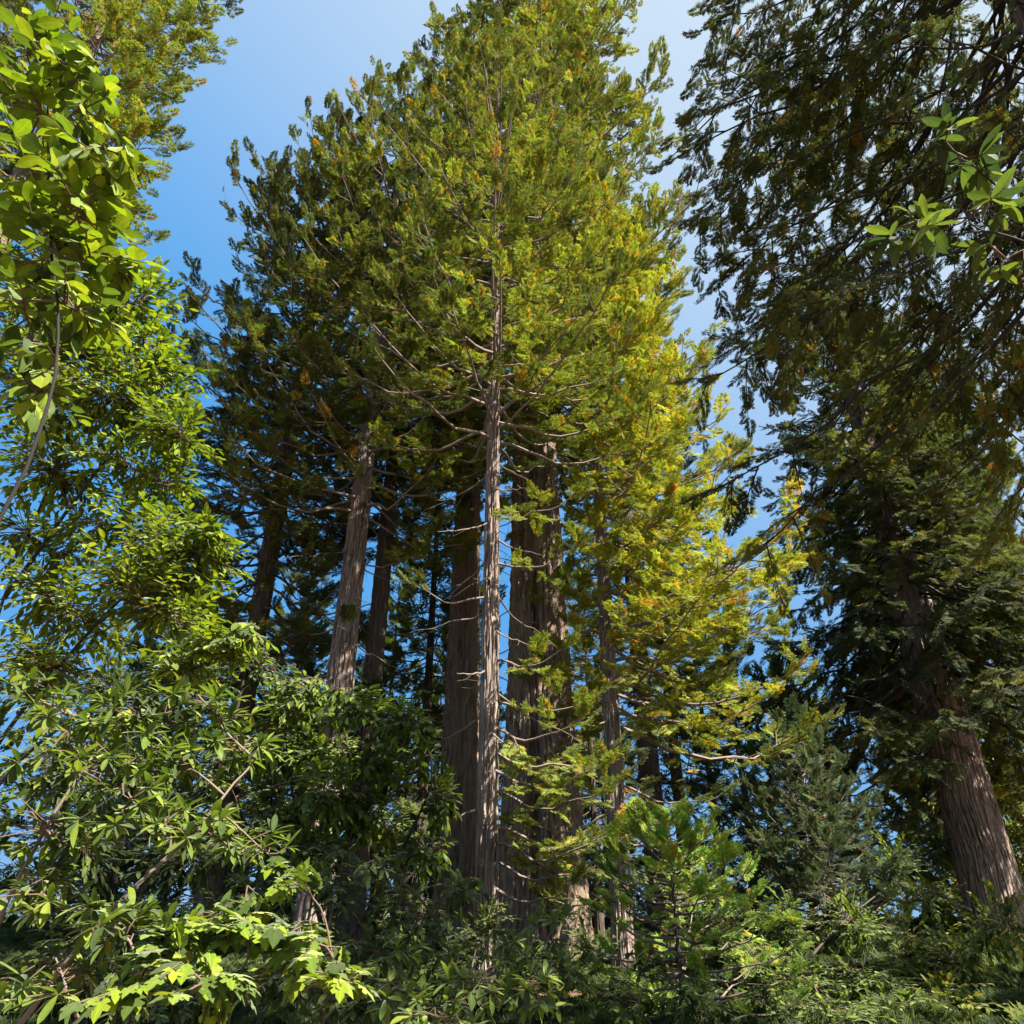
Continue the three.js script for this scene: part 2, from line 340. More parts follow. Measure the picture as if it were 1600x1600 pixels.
/* o: name, label, category, group, base [x, z], stems [[x, y, z], ...] polylines, blobs [x, y, z, rx, ry, rz, twigs], leaf kind, len, tones, coat, whorl, per (leaves per twig), parts (leaves built singly), stemR */
function leafy(o) {
  reseed(o.seed);
  const [bx, bz] = o.base, t = thing(o.name, o.label, o.category, [bx, 0, bz], o.group);
  const rel = q => V(q[0] - bx, q[1], q[2] - bz);
  const nodes = [];
  for (const st of o.stems) {
    const c = new THREE.CatmullRomCurve3(st.map(rel)), pts = c.getPoints(st.length * 4);
    pts.forEach((q, i) => { if (i && i < pts.length - 1) q.add(V(gauss(), 0, gauss()).multiplyScalar(0.006)); nodes.push([q, i / pts.length]); });
    part('stem', new Shape().tube(pts, o.stemR || 0.035, (o.stemR || 0.035) * 0.3, 7).build(), o.stemMat || LIMB.brown, t);
  }
  const twigs = new Shape(), leaves = [], cam = V(-bx, 1.7, -bz);
  for (const [x, y, z, rx, ry, rz, n] of o.blobs) {
    const c = rel([x, y, z]);
    // nearest stem node that lies lower than the clump, else the nearest
    let best = nodes[0][0], bd = 1e9; for (const [q] of nodes) { const d = q.distanceTo(c) + (q.y > c.y + 0.3 ? 1.5 : 0); if (d < bd) { bd = d; best = q; } }
    const mid = best.clone().lerp(c, 0.5).add(V(gauss() * 0.08, 0.06 * bd, gauss() * 0.08)), far = c.clone().add(c.clone().sub(best).normalize().multiplyScalar(Math.min(rx, rz) * 0.6));
    const bp = new THREE.CatmullRomCurve3([best, mid, c, far]).getPoints(12);
    part('branch', new Shape().tube(bp, (o.branchR || 0.014), 0.004, 5).build(), o.branchMat || LIMB.twig, t);
    for (let k = 0; k < n * (o.more || 1); k++) {
      const dir = V(gauss(), gauss(), gauss()).normalize().multiplyScalar(Math.pow(rnd(), 0.45)), gw = o.grow || 1, tip = c.clone().add(V(dir.x * rx * gw, dir.y * ry * gw, dir.z * rz * gw));
      let root = bp[0], rd = 1e9; for (const q of bp.slice(4)) { const d = q.distanceTo(tip) + R(0, 0.08); if (d < rd) { rd = d; root = q; } }
      const m = root.clone().lerp(tip, 0.5).add(V(gauss() * 0.05, R(-0.02, 0.06), gauss() * 0.05)), pts = [root, m, tip];
      twigs.tube(pts, 0.005, 0.002, 4, false);
      const out = tip.clone().sub(m).normalize(), per = Math.max(3, Math.round((o.per || 7) * R(0.75, 1.3)));
      for (let q = 0; q < per; q++) {
        let p, d;
        if (o.whorl) { p = tip.clone().addScaledVector(out, -0.02 * rnd()); const a = q / per * 2 * Math.PI + R(-0.25, 0.25); const s = V(0, 0, 0).crossVectors(out, UP).normalize(), u = V(0, 0, 0).crossVectors(s, out); d = out.clone().multiplyScalar(R(0.25, 0.8)).addScaledVector(s, Math.cos(a)).addScaledVector(u, Math.sin(a) * 0.6); d.y += 0.1; }
        else { const f = 0.25 + 0.75 * (q + 0.5) / per; p = f < 0.5 ? root.clone().lerp(m, f * 2) : m.clone().lerp(tip, f * 2 - 1); d = out.clone().applyAxisAngle(UP, (q % 2 ? 1 : -1) * R(0.3, 1.2) * (q === per - 1 ? 0.2 : 1)); d.y += R(-0.45, 0.3); }
        const len = o.len * R(0.65, 1.2), tone = clamp(rnd() * 0.9 + 0.25 * noise.noise(p.x * 2, p.y * 2, p.z * 2 + o.seed), 0, 0.999);
        leaves.push({ p, d: d.normalize(), roll: gauss() * (o.rollAmount || 0.55), s: len, tone, rank: len / p.distanceTo(cam) });
      }
    }
  }
  part('twigs', twigs.build(), o.twigMat || LIMB.twig, t, 'stuff');
  const tones = o.tones.map(c => c.clone().multiplyScalar(1.22)), mats = tones.map(c => leafMaterial(c, o.coat ?? 0.22)), protos = LEAVES[o.leaf];
  leaves.sort((a, b) => b.rank - a.rank);
  const single = Math.min(o.parts ?? 290, leaves.length);
  leaves.slice(0, single).forEach((q, i) => { const m = part('leaf', protos[i % protos.length], mats[Math.floor(q.tone * tones.length)], t); frame(q.d, q.roll, q.s, q.p).decompose(m.position, m.quaternion, m.scale); });
  const rest = leaves.slice(single);
  if (rest.length) foliage(t, rest.map(q => ({ ...q, c: tones[Math.floor(q.tone * tones.length)].clone().multiplyScalar(R(0.85, 1.15)) })), [protos[0]], leafStuffMat, 'leaf_foliage');
  return t;
}

// ---------------------------------------------------------------- ground
{
  const g = new THREE.PlaneGeometry(1400, 1400, 280, 280); g.rotateX(-Math.PI / 2);
  const a = g.attributes.position;
  for (let i = 0; i < a.count; i++) { const x = a.getX(i), z = a.getZ(i), d = Math.hypot(x, z); a.setY(i, 0.12 * noise.noise(x * 0.13, z * 0.13, 3) - 0.1 - (d > 60 ? (d - 60) * 0.04 : 0)); }
  g.computeVertexNormals();
  const n1 = lattice(20, 20, 71), n2 = lattice(90, 90, 72), n3 = lattice(230, 230, 73);
  const map = texture(512, (x, y) => { const k = n1(x, y) * 0.4 + n2(x, y) * 0.3 + n3(x, y) * 0.3; return [lerp(0.05, 0.2, k), lerp(0.035, 0.12, k), lerp(0.02, 0.06, k)]; }, true); map.repeat.set(350, 350);
  const m = part('ground', g, new THREE.MeshStandardMaterial({ map, roughness: 1 }), scene); m.userData = { kind: 'structure', label: 'brown forest floor of fallen needles beneath the redwoods', category: 'ground' };
}

// ---------------------------------------------------------------- palettes (linear reflectance): fresh, mid, dark, share of dry sprays
const PAL = {
  gold: [rgb(0.37, 0.42, 0.03), rgb(0.24, 0.30, 0.028), rgb(0.09, 0.13, 0.018), 0.03],
  green: [rgb(0.25, 0.32, 0.03), rgb(0.13, 0.18, 0.024), rgb(0.04, 0.065, 0.016), 0.025],
  deep: [rgb(0.14, 0.175, 0.026), rgb(0.065, 0.095, 0.022), rgb(0.028, 0.05, 0.016), 0.012],
  blue: [rgb(0.13, 0.19, 0.075), rgb(0.08, 0.125, 0.05), rgb(0.035, 0.062, 0.03), 0.01],
  young: [rgb(0.30, 0.46, 0.06), rgb(0.21, 0.35, 0.045), rgb(0.12, 0.21, 0.03), 0.02],
};

// ---------------------------------------------------------------- the redwood grove
const snags = (n, h0, h1, len, az0 = 0) => Array.from({ length: n }, (_, k) => ({ h: lerp(h0, h1, k / n), az: az0 + k * 2.4, len: len * (0.6 + 0.5 * ((k * 7) % 5) / 5), rise: -0.12 - 0.1 * (k % 3), lift: -0.1, dead: 1, rad: 0.022 }));
const boughs = (list, rise = -0.05, more = {}) => list.map(([h, az, len]) => ({ h, az, len, rise, bare: 0.1, dens: 0.8, ...more }));
conifer({ seed: 1, pos: [0.8, 0, -22], h: 56, label: 'largest old redwood with a thick furrowed trunk at the centre of the grove',
  r: curve([[0, 1.35], [1.5, 1.2], [6, 1.0], [14, 0.78], [30, 0.5], [56, 0.03]]), bark: BARK.old, trunk: { dense: 24, ridge: 0.2, depth: 0.13, lobes: 0.13, lobeN: 5, hollows: [[1.75, 4.0, 0.22, 2.6, 0.35], [1.6, 9.5, 0.13, 1.6, 0.25], [2.2, 12, 0.12, 2.5, 0.2], [1.3, 1.0, 0.25, 1.2, 0.3]] },
  limbs: 210, from: 16, to: 55, reach: curve([[15, 4.6], [20, 6.4], [34, 6.2], [38, 5], [43, 3.9], [56, 0.8]]), rise: curve([[15, -0.12], [25, 0.1], [40, 0.35], [56, 0.8]]), lift: 0.22, dense: 5.6, size: 0.46, pal: PAL.green, tipUp: 0.05,
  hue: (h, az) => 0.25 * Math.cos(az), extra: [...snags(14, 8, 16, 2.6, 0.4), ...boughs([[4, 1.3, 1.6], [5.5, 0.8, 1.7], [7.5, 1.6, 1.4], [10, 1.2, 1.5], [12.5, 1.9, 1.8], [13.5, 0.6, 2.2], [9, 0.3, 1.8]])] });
conifer({ seed: 2, pos: [-1.75, 0, -24.5], h: 44, label: 'dark redwood trunk standing close behind the left flank of the largest redwood',
  r: curve([[0, 0.75], [2, 0.66], [14, 0.5], [44, 0.03]]), bark: BARK.old, trunk: { dense: 22, ridge: 0.15, depth: 0.08, lobes: 0.06 },
  limbs: 80, from: 17, to: 43, reach: curve([[16, 4], [30, 4], [44, 1]]), rise: curve([[16, 0], [44, 0.6]]), dense: 3.2, size: 0.55, pal: PAL.deep, tipUp: 0.04, extra: snags(12, 7, 17, 2.4, 2) });
conifer({ seed: 3, pos: [-0.43, 0, -13.5], h: 25.8, label: 'slender straight redwood in front of the largest one, right side of its bark sunlit',
  r: curve([[0, 0.24], [1, 0.205], [10, 0.15], [25.8, 0.014]]), trunk: { dense: 15, ridge: 0.1, depth: 0.05, step: 0.08 },
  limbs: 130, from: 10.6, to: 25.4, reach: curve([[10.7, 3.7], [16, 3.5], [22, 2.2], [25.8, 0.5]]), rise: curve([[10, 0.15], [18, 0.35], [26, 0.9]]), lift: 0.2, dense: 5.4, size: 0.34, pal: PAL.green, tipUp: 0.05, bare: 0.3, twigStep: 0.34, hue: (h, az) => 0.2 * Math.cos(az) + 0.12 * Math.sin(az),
  extra: [...boughs([[4.8, 0.25, 2.0], [3.9, 0.1, 2.3], [3.2, 0.35, 2.0], [2.65, -0.1, 2.4], [2.1, 0.2, 2.1], [2.9, 2.9, 1.2], [7.7, 0.2, 1.8], [6.9, 2.6, 1.6], [8.8, 0.5, 2.0], [1.7, 0.6, 1.7], [5.6, 0.5, 1.6], [3.5, 0.6, 2.2], [2.4, 0.45, 2.2], [4.3, 0.5, 2.0]], -0.05, { dens: 1.7 }), ...snags(16, 4.2, 10.6, 1.6, 1.2)] });
conifer({ seed: 4, pos: [-4.9, 0, -20], h: 35, label: 'nearer and sun-dappled trunk of the pair of redwoods left of centre',
  r: curve([[0, 0.5], [1.5, 0.44], [16, 0.27], [35, 0.02]]), trunk: { dense: 20, ridge: 0.13, depth: 0.075, step: 0.1 },
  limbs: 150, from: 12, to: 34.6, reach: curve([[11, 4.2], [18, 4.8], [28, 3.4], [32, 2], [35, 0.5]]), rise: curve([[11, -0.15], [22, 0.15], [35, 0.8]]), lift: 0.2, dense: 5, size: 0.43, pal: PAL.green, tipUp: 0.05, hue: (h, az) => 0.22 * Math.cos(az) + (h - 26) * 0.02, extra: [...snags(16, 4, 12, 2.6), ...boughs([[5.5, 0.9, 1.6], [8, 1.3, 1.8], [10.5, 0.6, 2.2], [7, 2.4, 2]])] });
conifer({ seed: 5, pos: [-4.3, 0, -21.6], h: 31, label: 'second trunk of the left pair, shaded and just behind the sun-dappled one',
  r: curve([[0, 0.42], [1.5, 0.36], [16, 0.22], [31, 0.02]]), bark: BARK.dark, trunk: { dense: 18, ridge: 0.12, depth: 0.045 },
  limbs: 60, from: 13, to: 30.5, reach: curve([[13, 3.2], [31, 0.5]]), rise: curve([[13, 0], [31, 0.8]]), dense: 3.2, size: 0.5, pal: PAL.deep, extra: snags(14, 4, 13, 2.4) });
conifer({ seed: 6, pos: [-8.3, 0, -22], h: 33, label: 'redwood with a blunt columnar crown forming the left edge of the grove',
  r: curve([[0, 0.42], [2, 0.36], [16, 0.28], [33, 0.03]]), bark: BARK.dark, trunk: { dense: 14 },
  limbs: 230, from: 3.5, to: 32.6, reach: curve([[3, 3.2], [9, 3.8], [16, 4.6], [26, 4.1], [30, 2.8], [33, 0.8]]), rise: curve([[9, -0.2], [20, 0.05], [33, 0.8]]), lift: 0.2, dense: 4, size: 0.5, pal: PAL.deep, tipUp: 0.04, limbMat: LIMB.brown });
conifer({ seed: 7, pos: [2.42, 0, -18], h: 25.6, label: 'thin straight redwood right of centre with long golden-green drooping boughs',
  r: curve([[0, 0.29], [1, 0.25], [10, 0.17], [25.6, 0.015]]), lean: y => [0.012 * y, 0], trunk: { dense: 18, ridge: 0.11, depth: 0.05, step: 0.1 },
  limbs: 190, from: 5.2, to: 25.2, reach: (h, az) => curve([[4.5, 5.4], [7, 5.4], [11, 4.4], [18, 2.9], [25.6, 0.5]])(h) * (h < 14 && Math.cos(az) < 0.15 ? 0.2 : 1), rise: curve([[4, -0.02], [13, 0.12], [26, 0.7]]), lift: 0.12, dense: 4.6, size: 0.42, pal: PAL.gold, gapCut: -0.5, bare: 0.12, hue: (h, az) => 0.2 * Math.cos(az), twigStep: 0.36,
  extra: boughs([[3.8, 0.1, 2.5], [3.2, 3.0, 2.5], [2.4, 3.3, 2.1], [2.7, 0.4, 2.2], [1.6, 2.8, 1.8], [4.5, 3.1, 2.9]]) });
// trunks further back, right of centre
conifer({ seed: 8, pos: [5.9, 0, -32], h: 40, label: 'dark shaded redwood trunk with fine dead twigs, behind the thin golden-green one',
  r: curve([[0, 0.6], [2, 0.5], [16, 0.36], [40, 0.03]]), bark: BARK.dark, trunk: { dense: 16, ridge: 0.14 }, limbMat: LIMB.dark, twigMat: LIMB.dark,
  limbs: 80, from: 12, to: 39, reach: curve([[10, 4.2], [25, 3.6], [40, 1]]), rise: curve([[10, -0.25], [40, 0.7]]), dense: 2.8, size: 0.62, pal: PAL.deep, droop: -0.1,
  extra: [...snags(40, 2.5, 13, 3.0), ...boughs([[9, 0.5, 3], [7, 1.5, 3], [10, 2.6, 3], [6, 0, 2.6]], -0.2)] });
conifer({ seed: 9, pos: [7.4, 0, -33.5], h: 30, label: 'narrow dark redwood trunk at the right of the two shaded ones',
  r: curve([[0, 0.36], [2, 0.3], [30, 0.02]]), bark: BARK.dark, trunk: { dense: 14, ridge: 0.12 }, limbMat: LIMB.dark, twigMat: LIMB.dark,
  limbs: 90, from: 6, to: 29.5, reach: curve([[7, 3.6], [20, 3], [30, 0.6]]), rise: curve([[7, -0.25], [30, 0.7]]), dense: 2.8, size: 0.62, pal: PAL.deep, droop: -0.1, extra: snags(16, 2, 8, 2.4) });
conifer({ seed: 10, pos: [2.9, 0, -27], h: 13, label: 'thin grey sapling trunk between the largest redwood and the thin golden-green one',
  r: curve([[0, 0.17], [2, 0.14], [13, 0.015]]), bark: BARK.dark, trunk: { dense: 8, ridge: 0.08, depth: 0.02 },
  limbs: 60, from: 3.5, to: 12.6, reach: curve([[4, 2.4], [13, 0.5]]), rise: curve([[4, -0.1], [13, 0.7]]), dense: 3.4, size: 0.5, pal: PAL.deep });
// right hand side
conifer({ seed: 11, pos: [17.4, 0, -29], h: 33, label: 'stout redwood at the right edge with a reddish ribbed trunk and hanging dark boughs',
  r: curve([[0, 1.15], [2, 1.0], [10, 0.88], [20, 0.5], [33, 0.04]]), bark: BARK.redwood, trunk: { dense: 16, ridge: 0.16, depth: 0.08 }, limbMat: LIMB.dark, twigMat: LIMB.dark,
  limbs: 220, from: 8.5, to: 32.6, reach: curve([[8, 6.0], [12, 6.0], [20, 5.0], [27, 3], [33, 0.7]]), rise: curve([[8, -0.38], [20, -0.1], [33, 0.6]]), lift: 0.05, dense: 4.8, size: 0.52, pal: PAL.deep, droop: -0.22, tipUp: -0.1, limbR: 1.2,
  extra: boughs([[6.6, 3.3, 4.6], [5.4, 2.9, 4.2], [7.6, 2.4, 5.2], [4.6, 3.6, 3.6], [6, 3.9, 4], [3.6, 3.2, 3], ...Array.from({ length: 16 }, (_, k) => [10 + k * 0.7, 1.1 + (k * 0.77) % 1.5, 3.2 + (k % 3) * 0.5])], -0.35) });
conifer({ seed: 12, pos: [5.6, 0, -4.0], h: 16.5, label: 'near redwood mostly outside the right edge, its dark boughs across the upper right sky',
  r: curve([[0, 0.6], [2, 0.5], [8, 0.36], [16.5, 0.03]]), bark: BARK.redwood, trunk: { dense: 12 }, limbMat: LIMB.dark, twigMat: LIMB.dark,
  limbs: 165, from: 6.8, to: 14.2, reach: (h, az) => { const c = Math.cos(az), s = Math.sin(az), full = curve([[6, 4.3], [10, 4.5], [12, 4.2], [14.2, 2.6]])(h); return s < 0.1 && c < 0 ? Math.min(full, (h < 9.5 ? 3.0 : 3.15) / Math.max(0.3, -c)) : full * (s > -0.3 ? 0.5 : 1); }, rise: curve([[6, -0.1], [10, -0.02], [17, 0.2]]), lift: -0.12, dense: 9, size: 0.19, pal: PAL.deep, droop: -0.25, limbR: 0.6, twigStep: 0.23, twigMax: 1.2, tuft: 0.35 });
conifer({ seed: 18, pos: [15.2, 0, -11], h: 15, label: 'smaller redwood beyond the right edge, only its left boughs reaching into view',
  r: curve([[0, 0.3], [2, 0.25], [15, 0.02]]), bark: BARK.redwood, trunk: { dense: 6 }, limbMat: LIMB.dark, twigMat: LIMB.dark,
  limbs: 110, from: 4, to: 14.6, reach: curve([[4, 4.2], [10, 3.4], [15, 0.5]]), rise: curve([[4, -0.15], [15, 0.5]]), lift: 0, dense: 3.8, size: 0.42, pal: PAL.deep, droop: -0.15 });
conifer({ seed: 13, name: 'young_conifer', pos: [9.3, 0, -24], h: 6.6, label: 'bushy blue-green young conifer standing left of the stout reddish trunk',
  r: curve([[0, 0.12], [6.6, 0.01]]), bark: BARK.dark, trunk: { dense: 5, ridge: 0.06, depth: 0.015 },
  limbs: 130, from: 0.4, to: 6.5, reach: curve([[0, 2.6], [3, 2.0], [6.6, 0.25]]), rise: curve([[0, 0], [6.6, 0.7]]), dense: 4.6, size: 0.36, pal: PAL.blue, twigStep: 0.26 });
conifer({ seed: 14, name: 'redwood_sapling', pos: [2.25, 0, -11.2], h: 2.6, label: 'bright fresh-green redwood sapling at the foot of the thin golden-green tree',
  r: curve([[0, 0.04], [2.6, 0.006]]), bark: BARK.dark, trunk: { dense: 2, ridge: 0.04, depth: 0.006 },
  limbs: 64, from: 0.15, to: 2.55, reach: curve([[0, 1.5], [1.2, 1.25], [2.6, 0.15]]), rise: curve([[0, 0.1], [2.6, 0.6]]), lift: 0.1, dense: 4.6, size: 0.24, pal: PAL.young, twigStep: 0.16, twigMat: LIMB.brown });
conifer({ seed: 15, pos: [-16.2, 0, -15.5], h: 42, label: 'tall redwood whose sunlit crown fills the upper left corner of the sky',
  r: curve([[0, 0.9], [2, 0.75], [14, 0.5], [42, 0.03]]), bark: BARK.redwood, trunk: { dense: 12 },
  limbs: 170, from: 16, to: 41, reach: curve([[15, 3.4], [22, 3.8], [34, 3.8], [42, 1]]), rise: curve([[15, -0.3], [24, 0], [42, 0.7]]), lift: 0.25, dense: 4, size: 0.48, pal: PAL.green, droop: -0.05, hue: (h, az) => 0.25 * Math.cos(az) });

conifer({ seed: 16, pos: [-3.4, 0, -28.5], h: 24, label: 'dense shaded conifer filling the gap between the left pair and the dark central trunk',
  r: curve([[0, 0.28], [2, 0.24], [24, 0.02]]), bark: BARK.dark, trunk: { dense: 6 }, limbMat: LIMB.dark, twigMat: LIMB.dark,
  limbs: 150, from: 2, to: 23.5, reach: curve([[2, 3.2], [10, 3], [24, 0.5]]), rise: curve([[2, -0.15], [24, 0.6]]), dense: 3.6, size: 0.6, pal: PAL.deep });
conifer({ seed: 17, pos: [24, 0, -36], h: 34, label: 'tall conifer behind and to the right of the stout reddish trunk',
  r: curve([[0, 0.6], [2, 0.5], [34, 0.03]]), bark: BARK.dark, trunk: { dense: 6 }, limbMat: LIMB.brown, twigMat: LIMB.brown,
  limbs: 200, from: 6, to: 33.5, reach: curve([[6, 5], [20, 4.6], [34, 0.7]]), rise: curve([[6, -0.2], [34, 0.6]]), dense: 3.4, size: 0.7, pal: PAL.green });

// ---------------------------------------------------------------- the wood behind, tree by tree
const BACK = [
  [-21, -42, 20, 'blue', 'far blue-green conifer at the left edge, seen through the leaves'], [-17, -39, 17, 'blue', 'far hazy conifer top just above the leafy branches on the left'],
  [-13.5, -44, 23, 'deep', 'far conifer between the left leaves and the columnar redwood'], [-10.5, -34, 15, 'blue', 'short dense conifer behind the columnar redwood on the left'],
  [-6.5, -38, 18, 'green', 'far conifer showing between the pair of trunks and the columnar redwood'], [-2.6, -36, 14, 'deep', 'far conifer filling the gap left of the dark central trunk'],
  [2.6, -44, 15, 'deep', 'far conifer just right of the largest trunk'], [10.6, -40, 17, 'deep', 'far conifer right of the two shaded trunks'], [14.2, -46, 20, 'deep', 'far conifer between the young conifer and the stout right trunk'],
  [12.3, -33, 11, 'deep', 'low dark conifer behind the bushy young conifer'], [24, -42, 24, 'gold', 'far sunlit golden conifer at the right edge'], [20, -50, 20, 'green', 'far conifer behind the stout right trunk'],
  [-27, -46, 18, 'green', 'far conifer in the left background, partly cut by the frame'], [-5, -50, 16, 'deep', 'farthest conifer seen low between the left pair and the central trunks'], [6.5, -52, 14, 'blue', 'far low conifer between the two shaded trunks'],
  [0, -40, 11, 'green', 'low conifer directly behind the central trunks'], [16.5, -37, 9, 'green', 'low conifer just left of the stout reddish trunk'], [28, -50, 20, 'deep', 'far dark conifer at the extreme right edge'], [-9, -29, 8, 'deep', 'low conifer beneath the columnar redwood'], [4.3, -36, 9, 'deep', 'low conifer at the foot of the dark shaded trunk'],
  [-30, -38, 12, 'deep', 'low dark conifer at the extreme left of the background'], [-24, -33, 10, 'green', 'low conifer at lower left seen under the tanoak leaves'], [-15.5, -31, 11, 'deep', 'low conifer behind the shaded tanoak at left'], [-6, -31, 9, 'deep', 'low conifer behind the left pair of trunks'], [21.5, -38, 8, 'green', 'low conifer behind the golden maple'],
];
BACK.forEach(([x, z, h, pal, label], k) => conifer({ seed: 60 + k, name: 'background_conifer', far: true, pos: [x, -0.3, z], h, label, group: 'conifers behind the grove',
  r: curve([[0, 0.016 * h], [h, 0.02]]), bark: BARK.dark, trunk: { dense: 4, ridge: 0.2, depth: 0.03 }, limbMat: LIMB.brown, twigMat: LIMB.brown,
  limbs: Math.round(h * 5), from: h * 0.06, to: h * 0.985, reach: y => (0.35 + 3.4 * Math.pow(1 - y / h, 0.8)) * (h / 20 * 0.4 + 0.6), rise: y => -0.1 + 0.7 * Math.pow(y / h, 2), dense: 2.4, size: 0.75, pal: PAL[pal], twigStep: 0.5 }));

// ---------------------------------------------------------------- broadleaf trees and shrubs
const TONE = {
  lime: [rgb(0.155, 0.24, 0.006), rgb(0.20, 0.28, 0.008), rgb(0.105, 0.17, 0.008), rgb(0.24, 0.30, 0.01), rgb(0.07, 0.12, 0.008), rgb(0.045, 0.08, 0.008)],
  olive: [rgb(0.11, 0.175, 0.012), rgb(0.07, 0.125, 0.012), rgb(0.16, 0.23, 0.015), rgb(0.045, 0.085, 0.012), rgb(0.20, 0.26, 0.018), rgb(0.03, 0.06, 0.01)],
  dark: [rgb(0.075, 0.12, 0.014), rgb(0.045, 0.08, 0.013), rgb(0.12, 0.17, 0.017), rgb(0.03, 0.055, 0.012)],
  yellow: [rgb(0.22, 0.24, 0.015), rgb(0.15, 0.21, 0.015), rgb(0.09, 0.14, 0.015), rgb(0.26, 0.22, 0.015), rgb(0.06, 0.10, 0.012)],
};

// ---------------------------------------------------------------- ferns and seedlings on the forest floor: nobody could count them
{
  reseed(900); const list = [];
  for (let k = 0; k < 5200; k++) {
    const z = -7.2 - 38 * Math.pow(rnd(), 0.9), x = R(-0.85, 0.85) * -z + R(-1, 1);
    if (noise.noise(x * 0.25, z * 0.25, 4) < -0.3) continue;
    const n = 7 + Math.floor(rnd() * 5), s = R(0.22, 0.5), c = pickColour(PAL.deep, R(0.1, 0.8));
    for (let q = 0; q < n; q++) { const a = q / n * 6.283 + R(-0.3, 0.3); list.push({ p: V(x, -0.1, z), d: V(Math.cos(a), R(0.5, 1.3), Math.sin(a)).normalize(), roll: gauss() * 0.3, s: s * R(0.8, 1.3), c: c.clone().multiplyScalar(R(0.85, 1.15)) }); }
  }
  const t = new THREE.Group(); t.name = 'fern_undergrowth'; t.userData = { kind: 'stuff', label: 'ferns and seedlings covering the forest floor under the trees', category: 'undergrowth' }; scene.add(t);
  foliage(t, list, [SPRAYS[1]], needleMat, 'fern_fronds');
}
leafy({ seed: 201, name: 'tanoak', label: 'near slender tree at upper left with large backlit round leaves on a dark stem', category: 'tree', base: [-2.3, -2.2], leaf: 'round', len: 0.105, tones: TONE.lime, per: 5, more: 1.8, coat: 0.08, rollAmount: 0.9, grow: 1.7, stemR: 0.009, branchR: 0.006, stemMat: LIMB.black,
  stems: [[[-2.3, -0.1, -2.2], [-2.0, 1.6, -2.15], [-1.72, 2.75, -2.1], [-1.72, 3.4, -2.1], [-2.02, 4.3, -2.1], [-2.23, 5.05, -2.05], [-2.5, 5.9, -2.05]]],
  blobs: [[-2.37,5.37,-2.05,0.18,0.18,0.22,10],[-2.05,5.14,-1.98,0.17,0.14,0.19,10],[-2.12,4.86,-2.05,0.21,0.15,0.22,14],[-1.76,4.44,-1.92,0.11,0.11,0.19,7],[-2.13,4.49,-2.11,0.13,0.14,0.22,9],[-1.85,4.24,-2.05,0.12,0.12,0.19,8],[-2.02,4.11,-2.17,0.15,0.14,0.25,10],[-1.8,4.11,-2.17,0.15,0.1,0.19,9],[-2.04,3.78,-2.29,0.1,0.16,0.25,8],[-1.85,3.84,-2.2,0.12,0.11,0.2,6],[-1.94,3.52,-2.3,0.1,0.12,0.2,6]] });
leafy({ seed: 202, name: 'tanoak', label: 'bushy tanoak at the left edge with many small bright pointed leaves', category: 'tree', base: [-4.6, -6.1], leaf: 'oval', len: 0.096, tones: TONE.lime, per: 8, more: 6.5, grow: 1.5, coat: 0.12, stemR: 0.02, stemMat: LIMB.dark, branchR: 0.009,
  stems: [[[-4.6, -0.1, -6.1], [-4.5, 2, -6], [-4.6, 4, -6], [-4.4, 5.6, -5.8], [-4.5, 7.4, -5.7]], [[-4.5, 2, -6], [-3.9, 3.1, -5.8], [-3.2, 4.1, -5.7], [-2.6, 4.4, -5.5]], [[-4.6, 4, -6], [-4.0, 5.2, -5.8], [-3.5, 6.2, -5.7]], [[-4.5, 1.6, -6], [-3.6, 2.7, -5.6], [-2.3, 3.2, -5.25]]],
  blobs: [[-5.04,7.15,-5.6,0.41,0.34,0.8,16],[-4.18,7.24,-5.6,0.48,0.31,0.7,20],[-4.59,6.62,-5.8,0.61,0.37,0.8,26],[-3.65,6.45,-5.6,0.36,0.29,0.6,16],[-4.95,6.1,-6,0.4,0.4,0.8,18],[-3.9,5.96,-5.7,0.57,0.35,0.8,28],[-3.18,5.44,-5.5,0.27,0.21,0.5,12],[-4.51,5.32,-6,0.51,0.32,0.8,18],[-3.56,5.2,-5.8,0.43,0.22,0.6,14],[-4.55,4.64,-6.2,0.37,0.37,0.8,16],[-3.63,4.62,-6,0.48,0.21,0.7,14],[-2.84,4.24,-5.6,0.36,0.25,0.6,20],[-3.12,4.0,-5.6,0.49,0.19,0.6,18],[-4.03,3.91,-6,0.46,0.29,0.8,18],[-2.56,4.32,-5.4,0.14,0.11,0.3,5],[-2.89,3.71,-5.6,0.43,0.16,0.5,12],[-2.14,3.33,-5.2,0.27,0.1,0.3,9],[-2.49,3.19,-5.3,0.24,0.09,0.4,6],[-3.9,3.33,-5.8,0.32,0.19,0.6,10]] });
